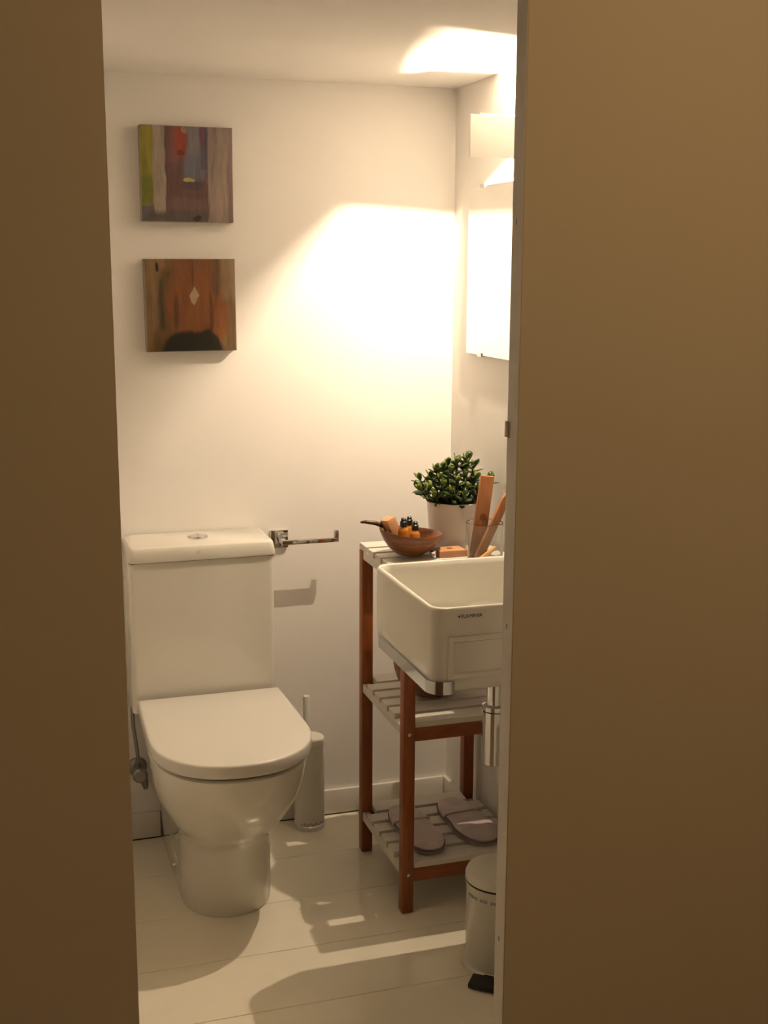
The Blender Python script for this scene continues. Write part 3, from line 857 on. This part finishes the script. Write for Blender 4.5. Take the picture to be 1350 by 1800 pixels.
# ------------------------------------------------------------------ bottom shelf: a pair of slippers
def slipper(label, cx, cy, rot, L_=0.255, W_=0.098):
    z0 = 0.1263
    t = thing('slipper', label, 'slipper', (cx, cy, z0), 'pair of slippers on the bottom shelf')
    t.rotation_euler = (0, 0, rot)
    def outline(grow, z):
        pts = []
        n = 40
        for k in range(n):
            a = 2 * PI * k / n
            c, s = math.cos(a), math.sin(a)
            yy = math.copysign(abs(s) ** 0.75, s) * (L_ / 2 + grow)
            wv = W_ / 2 * (1.0 if s < 0 else 0.94) * (1 - 0.10 * math.exp(-((yy - 0.01) / 0.04) ** 2)) + grow
            pts.append((math.copysign(abs(c) ** 0.8, c) * wv, yy, z))
        return pts
    def lp(name, loops, material):
        o = link(name, from_bm(loft_bm(loops), name), material)
        smooth_by_angle(o, 50); o.parent = t
        return o
    lp('sole', [outline(-0.004, 0.0), outline(0.0, 0.003), outline(0.0, 0.008)], 'slipper_sole')
    lp('binding', [outline(0.0005, 0.0082), outline(0.002, 0.0105), outline(0.0005, 0.0135)], 'slipper_trim')
    lp('insole', [outline(-0.002, 0.0137), outline(-0.001, 0.017), outline(-0.006, 0.020), outline(-0.016, 0.0212)], 'slipper_cloth')
    # toe cover: a flattened vamp over the front (toward the wall) part, pressed flat
    bm = bmesh.new()
    rows = []
    for k in range(11):
        yy = L_ * 0.47 - L_ * 0.36 * k / 10
        q = max(0.0, 1 - (abs(yy) / (L_ / 2 + 0.0005)) ** 2.6) ** 0.5
        wv = (W_ / 2 * 0.94 + 0.001) * q
        hgt = 0.008 * min(1.0, q * 1.2) * (0.75 + 0.25 * k / 10)
        row = []
        for j in range(13):
            a = PI * j / 12
            row.append(Vector((-wv * math.cos(a), yy, 0.016 + hgt * math.sin(a) ** 0.6)))
        rows.append(row)
    outer = [[bm.verts.new(v) for v in r] for r in rows]
    inner = [[bm.verts.new(v * 1.0 - Vector((0, 0, 0.003))) for v in r] for r in rows]
    for G, flip in ((outer, False), (inner, True)):
        for a, b in zip(G, G[1:]):
            for j in range(12):
                f = (a[j], a[j + 1], b[j + 1], b[j])
                bm.faces.new(f[::-1] if flip else f)
    for j in range(12):
        bm.faces.new((outer[-1][j], outer[-1][j + 1], inner[-1][j + 1], inner[-1][j]))
    o = link('vamp', from_bm(bm, 'vamp'), 'slipper_cloth'); smooth_by_angle(o, 60); o.parent = t
    e = link('vamp_edge', from_bm(loft_bm([[r + Vector((0, 0.0005 + 0.0022 * math.cos(q), 0.0022 * math.sin(q) + 0.0002)) for q in [2 * PI * i / 8 for i in range(8)]] for r in rows[-1]]), 'vamp_edge'), 'slipper_cloth')
    smooth_by_angle(e, 60); e.parent = t
    return t
slipper('grey lilac slipper behind the front shelf leg', 0.960, 2.738, 0.02, 0.262, 0.102)
slipper('grey lilac slipper beside the pedal bin end of the bottom shelf', 1.100, 2.742, 0.06, 0.262, 0.108)

# ------------------------------------------------------------------ pedal bin
cx, cy, br = 1.012, 2.318, 0.078
bin_ = thing('pedal_bin', 'small white pedal bin with black pedal on the floor by the door', 'bin', (cx, cy, 0))
lathe('body', [(br - 0.004, 0.014), (br - 0.003, 0.016), (br - 0.003, 0.196), (br - 0.001, 0.199), (br - 0.001, 0.204)], (cx, cy, 0), 'white_metal', bin_, seg=56)
lathe('base_ring', [(br - 0.003, 0.0), (br + 0.002, 0.001), (br + 0.002, 0.010), (br - 0.003, 0.0145)], (cx, cy, 0), 'white_metal', bin_, seg=56)
lathe('seal_ring', [(br - 0.004, 0.2042), (br - 0.0005, 0.2045), (br - 0.0005, 0.2075), (br - 0.004, 0.2078)], (cx, cy, 0), 'black_rubber', bin_, seg=56)
lathe('bin_lid', [(br - 0.003, 0.208), (br, 0.209), (br, 0.218), (br - 0.004, 0.227), (br - 0.018, 0.2335), (br - 0.04, 0.2375), (0.0, 0.239)], (cx, cy, 0), 'white_metal', bin_, seg=56)
a0 = math.atan2(2.222 - cy, 0.935 - cx)
pd = Vector((math.cos(a0), math.sin(a0), 0)); pt = Vector((-pd.y, pd.x, 0))
c0 = Vector((cx, cy, 0.012)) + pd * (br + 0.0025)
slab('pedal', c0 + pd * 0.004, c0 + pd * 0.044 + Vector((0, 0, -0.003)), pt, 0.068, 0.012, 'black_rubber', bin_, bevel=0.003)
slab('pedal_arm', c0 - pd * 0.002 + pt * 0.0, c0 + pd * 0.006, pt, 0.02, 0.006, 'black_rubber', bin_)
for k in range(14):                      # small grey print under the rim
    if k in (5, 9): continue
    a = -PI * 0.98 + k * 0.085
    c = Vector((cx + (br - 0.003) * math.cos(a), cy + (br - 0.003) * math.sin(a), 0.181))
    t = Vector((-math.sin(a), math.cos(a), 0))
    slab('printed_mark', c - t * 0.0022, c + t * 0.0022, (0, 0, 1), 0.0065 if k % 3 else 0.0045, 0.0010, 'ink_grey', bin_)
